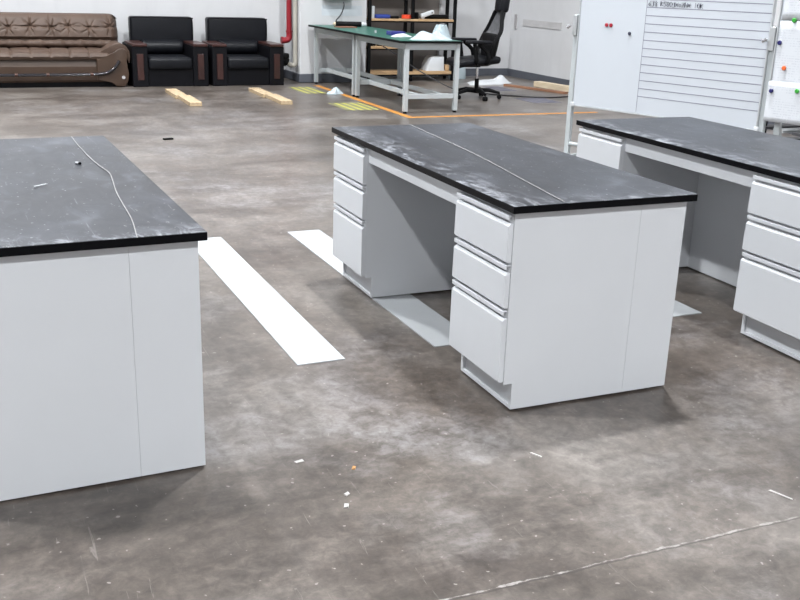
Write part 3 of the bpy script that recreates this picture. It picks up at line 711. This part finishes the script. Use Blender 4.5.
# ================================================================== OFFICE CHAIR (local: faces +x)
oc = empty('office_chair', (4.43, 8.72, 0), R(173), 'black high-backed mesh office chair with headrest and armrests', 'office chair')
MB().lathe([(0.045, 0.075), (0.05, 0.085), (0.045, 0.125), (0.028, 0.135), (0.028, 0.25), (0.024, 0.252)], (0, 0, 0), 18).build('hub', 'black_plastic', oc, True)
MB().bar((0, 0, 0.252), (0, 0, 0.42), 0.016, 14).build('gas_lift', 'chrome', oc, True)
for k in range(5):
    a = R(20+72*k); d = Vector((math.cos(a), math.sin(a), 0))
    br = MB().tube([d*0.03+Vector((0, 0, 0.105)), d*0.16+Vector((0, 0, 0.11)), d*0.30+Vector((0, 0, 0.078))], [0.030, 0.026, 0.018], 10).build('base_arm', 'black_plastic', oc, True)
    n = Vector((-d.y, d.x, 0)); c = d*0.30+Vector((0, 0, 0.028))
    cm = MB(); cm.bar(c-n*0.026, c-n*0.006, 0.028, 16); cm.bar(c+n*0.006, c+n*0.026, 0.028, 16); cm.bar(c-n*0.006, c+n*0.006, 0.012, 10); cm.bar(c+Vector((0, 0, 0.01)), c+Vector((0, 0, 0.055)), 0.010, 8)
    cm.build('caster', 'black_plastic', br, True)
MB().box((-0.10, -0.08, 0.40), (0.12, 0.08, 0.435), 0.01).build('mechanism', 'black_steel', oc, True)
MB().tube([(0.03, -0.07, 0.405), (0.10, -0.15, 0.375), (0.13, -0.20, 0.36)], [0.008, 0.008, 0.016], 8).build('lever', 'black_plastic', oc, True)
def seatf(u, v):
    x = -0.22+0.47*u; y = -0.25+0.50*v
    return (x, y, 0)
sm_ = MB().box((-0.31, -0.25, 0.430), (0.27, 0.25, 0.520), 0.035, 4)
for vv in sm_.bm.verts:
    if vv.co.x > 0.15: vv.co.z -= (vv.co.x-0.15)*0.25
    if vv.co.x < -0.1: vv.co.z += (-0.1-vv.co.x)*0.15
sm_.build('seat', 'black_leather', oc, True)
# backrest: curved shell from seat up to shoulder
def spine(t):   # centre line x(z), t 0..1
    zz = 0.50+0.58*t
    x = -0.225-0.03*math.sin(math.pi*t*0.9)-0.13*t**1.4+0.035*math.sin(math.pi*min(1, t*1.6))
    return x, zz
def backw(t): return 0.235*(0.80+0.28*math.sin(math.pi*min(1, 0.15+t*0.75)))*(1-0.42*max(0, t-0.60)/0.40)
# frame
fr = MB()
L1 = []; L2 = []
for i in range(13):
    t = i/12; x, zz = spine(t); wd = backw(t)
    L1.append((x+0.045*(1-t*0.3), -wd, zz)); L2.append((x+0.045*(1-t*0.3), wd, zz))
x, zz = spine(1.0)
fr.tube(L1+[(x+0.01, -0.07, zz+0.035), (x+0.005, 0, zz+0.04), (x+0.01, 0.07, zz+0.035)]+L2[::-1], 0.027, 8, 2)
fr.tube([L1[0], (-0.20, 0, 0.49), L2[0]], 0.022, 8, 4)
fr.build('back_frame', 'black_plastic', oc, True)
def bm_(u, v):
    x, zz = spine(u); wd = backw(u)*0.98; s_ = 2*v-1
    return (x+0.045*s_*s_*(1-u*0.3)-0.0, wd*s_, zz)
MB().grid(20, 12, bm_).build('back_mesh', 'mesh_fabric', oc, True)
# lower lumbar pad and rear spine
MB().obox(Matrix.Translation((-0.225, 0, 0.66)) @ Matrix.Rotation(R(-4), 4, 'Y'), (0.07, 0.42, 0.32), 0.03, 3).build('lumbar_pad', 'black_plastic', oc, True)
MB().tube([(-0.12, 0, 0.43), (-0.26, 0, 0.45), (-0.31, 0, 0.60), (-0.36, 0, 0.85), (-0.40, 0, 1.06), (-0.40, 0, 1.14)], [0.03, 0.035, 0.03, 0.025, 0.022, 0.02], 10, 3).build('spine', 'black_plastic', oc, True) if False else MB().tube([(-0.12, 0, 0.43), (-0.26, 0, 0.45), (-0.31, 0, 0.60), (-0.36, 0, 0.85), (-0.40, 0, 1.06), (-0.40, 0, 1.14)], 0.026, 10, 3).build('spine', 'black_plastic', oc, True)
MB().obox(Matrix.Translation((-0.375, 0, 1.185)) @ Matrix.Rotation(R(-6), 4, 'Y'), (0.115, 0.27, 0.22), 0.045, 4).build('headrest', 'black_leather', oc, True)
for sgn in (-1, 1):
    y = 0.275*sgn
    am = MB().tube([(0.02, 0.2*sgn, 0.455), (0.03, y, 0.47), (0.05, y, 0.58), (0.07, y, 0.70)], 0.026, 8, 3).tube([(-0.10, 0.2*sgn, 0.455), (-0.12, y, 0.48), (-0.10, y, 0.60), (0.02, y, 0.70)], 0.026, 8, 3).build('armrest', 'black_plastic', oc, True)
    MB().obox(Matrix.Translation((0.02, y, 0.722)), (0.34, 0.095, 0.042), 0.018, 3).build('arm_pad', 'black_leather', am, True)

for o in oc.children:
    if o.name.split('.')[0] in ('seat', 'back_frame', 'back_mesh', 'lumbar_pad', 'spine', 'headrest', 'armrest', 'mechanism', 'lever'): o.location.x += 0.085
# ================================================================== ODDS ON THE FLOOR
blob('plastic_sheet', 5.50, 10.40, 0.40, 0.20, 0.065, 'white_plastic', 'white plastic sheet heaped on floor behind the office chair', 'plastic sheet', 9, 0.0, peaks=((0.27, 0.0, 0.07, 0.09),), rz=R(15))
def bagf(u, v):
    a = 2*math.pi*u; wv = (1-0.25*v**3)*(1+0.06*math.sin(4*a))
    return (0.15*wv*math.cos(a), 0.12*wv*math.sin(a), 0.001+0.26*v)
m = MB().grid(36, 12, bagf); bmesh.ops.remove_doubles(m.bm, verts=m.bm.verts, dist=0.0004)
bmesh.ops.holes_fill(m.bm, edges=[e for e in m.bm.edges if len(e.link_faces) == 1])
tag(m.build('plastic_bag', 'plastic_sheet', None, True, (5.36, 11.15, 0)), 'milky plastic bag standing on floor left of the white sheet', 'plastic bag')
blob('plastic_scrap', 2.74, 9.42, 0.10, 0.07, 0.085, 'plastic_sheet', 'crumpled clear plastic scrap on the orange tape line', 'plastic scrap', 12, 0.002)
def long_board(name, a, b, wd, ht, z0, mat, label, cat):
    a = Vector((*a, z0+ht/2)); b = Vector((*b, z0+ht/2)); c = (a+b)/2; d = b-a
    o = MB().box((-d.length/2, -wd/2, -ht/2), (d.length/2, wd/2, ht/2), 0.002).build(name, mat, None, False, c, math.atan2(d.y, d.x)); return tag(o, label, cat)
long_board('wood_batten', (5.60, 10.05), (5.97, 8.98), 0.07, 0.03, 0, 'orange_wood', 'thin red-brown batten on floor by the right wall', 'batten')
long_board('wood_plank', (6.08, 9.95), (6.24, 8.95), 0.13, 0.075, 0, 'cream_wood', 'cream wooden plank on floor against the right wall', 'plank')
for i, (xx, yy, ln, an) in enumerate(((0.008, 6.25, 0.09, 10),)):
    tag(MB().sqbar((-ln/2, 0, 0.007), (ln/2, 0, 0.007), 0.04, 0.014, 0.004).build('rubber_piece', 'black_plastic', None, True, (xx, yy, 0), R(an)), 'small black rubber piece on open floor before the sofa', 'rubber piece')

# small debris lying on the concrete
def crumb(x, y, sx, sy, sz, mat, rz, name, label, cat, seed):
    rnd = random.Random(seed); m = MB().box((-sx/2, -sy/2, 0), (sx/2, sy/2, sz), 0.0)
    for v in m.bm.verts:
        v.co.x *= rnd.uniform(0.7, 1.15); v.co.y *= rnd.uniform(0.7, 1.15)
        if v.co.z > 0: v.co.z *= rnd.uniform(0.5, 1.1)
    return tag(m.build(name, mat, None, False, (x, y, 0), R(rz)), label, cat)
crumb(-0.618, -0.178, 0.022, 0.010, 0.004, 'orange_chip', 60, 'wood_chip', 'tiny orange-tan chip on the open floor between the two near benches', 'chip', 1)
crumb(-0.695, -0.325, 0.016, 0.012, 0.004, 'plaster', 20, 'plaster_crumb', 'pale plaster crumb just below the tiny orange chip', 'crumb', 2)
crumb(-0.722, -0.390, 0.022, 0.014, 0.005, 'plaster', 70, 'plaster_crumb', 'pale plaster crumb farther below the tiny orange chip, nearest the camera', 'crumb', 3)
crumb(-0.764, -0.080, 0.030, 0.014, 0.003, 'plaster', 10, 'plaster_crumb', 'flat pale plaster flake left of the tiny orange chip', 'crumb', 4)
crumb(-0.028, -0.296, 0.040, 0.006, 0.003, 'plaster', -60, 'plaster_crumb', 'thin pale sliver on the floor in front of the middle bench end', 'crumb', 5)
crumb(0.547, -0.783, 0.075, 0.006, 0.003, 'plaster', -70, 'plaster_crumb', 'thin pale sliver on the floor near the joint at the right edge', 'crumb', 6)

# ================================================================== WHITEBOARDS
KW = 0.955
WR = R(-70)
WO = Vector((CP.x+(3.12-CP.x)*KW, CP.y+(4.554-CP.y)*KW, CP.z*(1-KW)))
GZ = -WO.z/KW     # the ground in the boards' own scale
def stand(root, u0, u1, zpiv):
    for uu, sg in ((u0, 1), (u1, -1)):
        p_ = MB().box((uu-0.022, -0.004, GZ+0.10), (uu+0.022, 0.036, zpiv+0.085), 0.004).build('post', 'frame_white', root)
        f_ = MB(); f_.box((uu-0.022, -0.27, GZ+0.065), (uu+0.022, 0.26, GZ+0.10), 0.004); f_.build('foot', 'frame_white', p_)
        for yy in (-0.25, 0.24):
            c_ = MB(); c_.bar((uu-0.010, yy, GZ+0.028), (uu+0.010, yy, GZ+0.028), 0.028, 16); c_.box((uu-0.014, yy-0.012, GZ+0.03), (uu+0.014, yy+0.012, GZ+0.066)); c_.build('caster', 'black_plastic', p_, True)
        c_ = MB(); c_.box((uu-0.024, -0.022, zpiv-0.085), (uu+0.018, -0.0045, zpiv+0.08), 0.004); c_.build('pivot_bracket', 'alu', p_)
        k_ = MB(); k_.bar((uu-0.030*1, -0.034, zpiv-0.005), (uu-0.062, -0.040, zpiv-0.02), 0.012, 12, 0.018); k_.build('knob', 'chrome' , p_, True)
    MB().bar((u0+0.022, 0.016, 0.135), (u1-0.022, 0.016, 0.135), 0.017, 12).build('cross_bar', 'frame_white', root, True)
wbd = empty('whiteboard', WO, WR, 'large wheeled whiteboard, blank left part with magnets, ruled writing part right', 'whiteboard')
wbd.scale = (KW, KW, KW)
stand(wbd, 0.035, 1.786, 1.13)
U0, U1, US, Z0_, Z1_ = 0.075, 1.755, 0.712, 0.475, 1.68
MB().box((U0, -0.012, Z0_), (U1, 0.010, Z1_), 0.002).build('panel', 'board_white', wbd)
f = MB(); f.box((U0-0.010, -0.018, Z0_-0.012), (U1+0.010, 0.014, Z0_-0.0005), 0.002); f.box((U0-0.010, -0.018, Z1_+0.0005), (U1+0.010, 0.014, Z1_+0.012), 0.002)
f.box((U0-0.012, -0.018, Z0_-0.012), (U0-0.0005, 0.014, Z1_+0.012), 0.002); f.box((U1+0.0005, -0.018, Z0_-0.012), (U1+0.012, 0.014, Z1_+0.012), 0.002)
f.build('frame', 'alu', wbd)
for uu in (U0-0.004, U1+0.004):
    MB().box((uu-0.018, -0.022, Z0_-0.018), (uu+0.018, 0.016, Z0_+0.022), 0.006, 3).build('corner_cap', 'white_plastic', wbd, True)
ln = MB()
zz = Z0_+0.135
while zz < Z1_-0.02:
    ln.box((US, -0.0128, zz-0.0028), (U1-0.004, -0.0121, zz+0.0028)); zz += 0.0628
ln.box((US-0.003, -0.0128, Z0_+0.01), (US+0.001, -0.0121, Z1_-0.005))
ln.build('ruled_lines', 'ruled', wbd)
# handwriting above the first lines: small strokes in the row
wr = MB(); rnd = random.Random(4)
def stroke(pts, uo, zo, sc):
    for a, b in zip(pts, pts[1:]):
        A = Vector((uo+a[0]*sc, -0.0126, zo+a[1]*sc)); B = Vector((uo+b[0]*sc, -0.0126, zo+b[1]*sc))
        wr.sqbar(A, B, 0.0068, 0.0008)
glyph = {
 '6': [[(.7, 1), (.2, .55), (.15, .2), (.45, 0), (.7, .25), (.45, .5), (.2, .35)]],
 'J': [[(.2, 1), (.9, 1)], [(.6, 1), (.6, .1), (.35, 0), (.2, .15)]],
 '8': [[(.5, .5), (.2, .75), (.5, 1), (.8, .75), (.5, .5), (.2, .25), (.5, 0), (.8, .25), (.5, .5)]],
 'o': [[(.5, 0), (.2, .3), (.5, .6), (.8, .3), (.5, 0)]],
 'k': [[(.2, 1), (.2, 0)], [(.8, .9), (.2, .45), (.85, 0)], [(0, .7), (.6, .7)]],
 '5': [[(.8, 1), (.3, 1), (.25, .55), (.7, .55), (.75, .2), (.4, 0), (.2, .1)]],
 'z': [[(.1, .9), (.8, .9), (.2, .1), (.9, .1)], [(.3, .5), (.8, .5)]],
 'h': [[(.2, 1), (.2, 0)], [(.2, .5), (.6, .6), (.7, 0)], [(.8, .9), (.9, .2)]],
 'x': [[(.1, .9), (.8, .05)], [(.8, .9), (.1, .05)], [(0, .5), (1, .55)]],
 '1': [[(.5, 1), (.45, 0)]],
 '0': [[(.5, 1), (.2, .7), (.2, .3), (.5, 0), (.8, .3), (.8, .7), (.5, 1)]],
}
uo = US+0.010
for g, zf in (('6', .1), ('J', -.1), ('8', .05), (None, 0), ('k', .2), ('5', .1), ('8', .1), ('0', .15), ('J', -.2), ('x', .1), ('o', .2), ('z', 0), ('h', .1), ('x', 0), (None, 0), ('1', .1), ('0', 0), ('k', 0)):
    if g:
        for st in glyph[g]: stroke(st, uo, Z0_+0.135+0.0628*11+0.010+0.012*zf, 0.036)
    uo += 0.0265
wr.build('handwriting', 'ink', wbd)
def magnet(u, z, mat, label, yo=-0.0125, r=0.016, grp=None):
    m = MB().bar((0, 0.0, 0), (0, -0.006, 0), r, 18).bar((0, -0.006, 0), (0, -0.011, 0), r, 18, r*0.75)
    p = Matrix.Translation(WO) @ Matrix.Rotation(WR, 4, 'Z') @ Matrix.Scale(KW, 4) @ Vector((u, yo, z))
    tag(m.build('magnet', mat, None, True, p, WR), label, 'magnet', grp).scale = (KW, KW, KW)
magnet(0.349, 1.146, 'red', 'left one of the two touching red magnets on the blank whiteboard')
magnet(0.391, 1.146, 'red', 'right one of the two touching red magnets on the blank whiteboard')
magnet(0.577, 1.092, 'ink', 'black magnet alone on the blank part of the whiteboard', -0.0125, 0.014)

w2 = empty('paper_board', WO, WR, 'white board at the right picture edge covered in pinned printed sheets', 'board')
w2.scale = (KW, KW, KW)
MB().box((1.822, -0.012, 0.575), (3.02, 0.010, 1.75), 0.002).build('panel', 'board_white', w2)
f = MB(); f.box((1.812, -0.020, 0.563), (1.8215, 0.014, 1.762)); f.box((3.0205, -0.020, 0.563), (3.03, 0.014, 1.762)); f.box((1.8217, -0.018, 0.563), (3.0203, 0.014, 0.5745)); f.box((1.8217, -0.018, 1.7505), (3.0203, 0.014, 1.762))
f.build('frame', 'alu', w2)
for uu in (1.90, 2.95):
    p_ = MB().box((uu-0.022, 0.016, GZ+0.10), (uu+0.022, 0.052, 1.55), 0.004).build('post', 'frame_white', w2)
    MB().box((uu-0.022, -0.24, GZ+0.065), (uu+0.022, 0.30, GZ+0.10), 0.004).build('foot', 'frame_white', p_)
    MB().sqbar((uu-0.035, 0.29, GZ+0.10), (uu-0.035, 0.055, 0.72), 0.025, 0.025).build('brace', 'frame_white', p_)
    for yy in (-0.22, 0.28):
        c_ = MB(); c_.bar((uu-0.010, yy, GZ+0.028), (uu+0.010, yy, GZ+0.028), 0.028, 16); c_.box((uu-0.014, yy-0.012, GZ+0.03), (uu+0.014, yy+0.012, GZ+0.066)); c_.build('caster', 'black_plastic', p_, True)
def sheet(u0, u1, z0, z1, y, label, tilt=0.0):
    m = MB()
    def fn(a, b):
        uu = (u1-u0)*(a-0.5); zz = (z1-z0)*(b-0.5)
        return (uu, -0.0012*abs(1-2*b)**3*(1 if b < 0.5 else 0.2), zz)
    m.grid(6, 8, fn)
    p = Matrix.Translation(WO) @ Matrix.Rotation(WR, 4, 'Z') @ Matrix.Scale(KW, 4) @ Vector(((u0+u1)/2, y, (z0+z1)/2))
    o = m.build('printed_sheet', 'printed', None, True, p, WR, fix=False)
    sol = o.modifiers.new('thickness', 'SOLIDIFY'); sol.thickness = 0.0006
    o.rotation_euler[1] = tilt; o.scale = (KW, KW, KW)
    tag(o, label, 'paper sheet')
sheet(1.835, 2.13, 1.262, 1.70, -0.0135, 'upper printed sheet on the right board, above the green magnet')
sheet(1.815, 2.16, 0.775, 1.255, -0.0135, 'middle printed sheet on the right board with the orange magnet on it')
sheet(1.808, 2.22, 0.548, 0.835, -0.0205, 'lowest white sheet hanging over the bottom rim of the right board')
sheet(2.17, 2.47, 0.84, 1.27, -0.0135, 'printed sheet on the right board beyond the middle one')
magnet(1.929, 1.262, 'green_mag', 'green magnet between the upper and middle printed sheets', -0.0150)
magnet(1.845, 1.105, 'navy', 'upper navy magnet at the left rim of the printed sheets', -0.0150)
magnet(1.905, 0.933, 'orange_mag', 'orange magnet in the middle of the printed sheets', -0.0155)
magnet(1.838, 0.767, 'navy', 'lower navy magnet pinning the lowest sheet', -0.0222)
magnet(2.030, 0.783, 'green_mag', 'green magnet pinning the lowest sheet at the picture edge', -0.0222)

# low slatted stack behind the boards
ps = empty('slatted_rack', (4.85, 2.9, 0), 0, 'low dark slatted rack on floor behind the paper-covered board', 'rack')
for zz in (0.04, 0.16, 0.28, 0.40):
    for k in range(6): MB().box((0, 0.0+k*0.22, zz), (1.2, 0.12+k*0.22, zz+0.022)).build('slat', 'dark_slat' if k % 2 else 'alu', ps)
for xx in (0.03, 1.12):
    for yy in (0.0, 1.14): MB().box((xx, yy+0.02, 0), (xx+0.05, yy+0.07, 0.45)).build('leg', 'black_steel', ps)
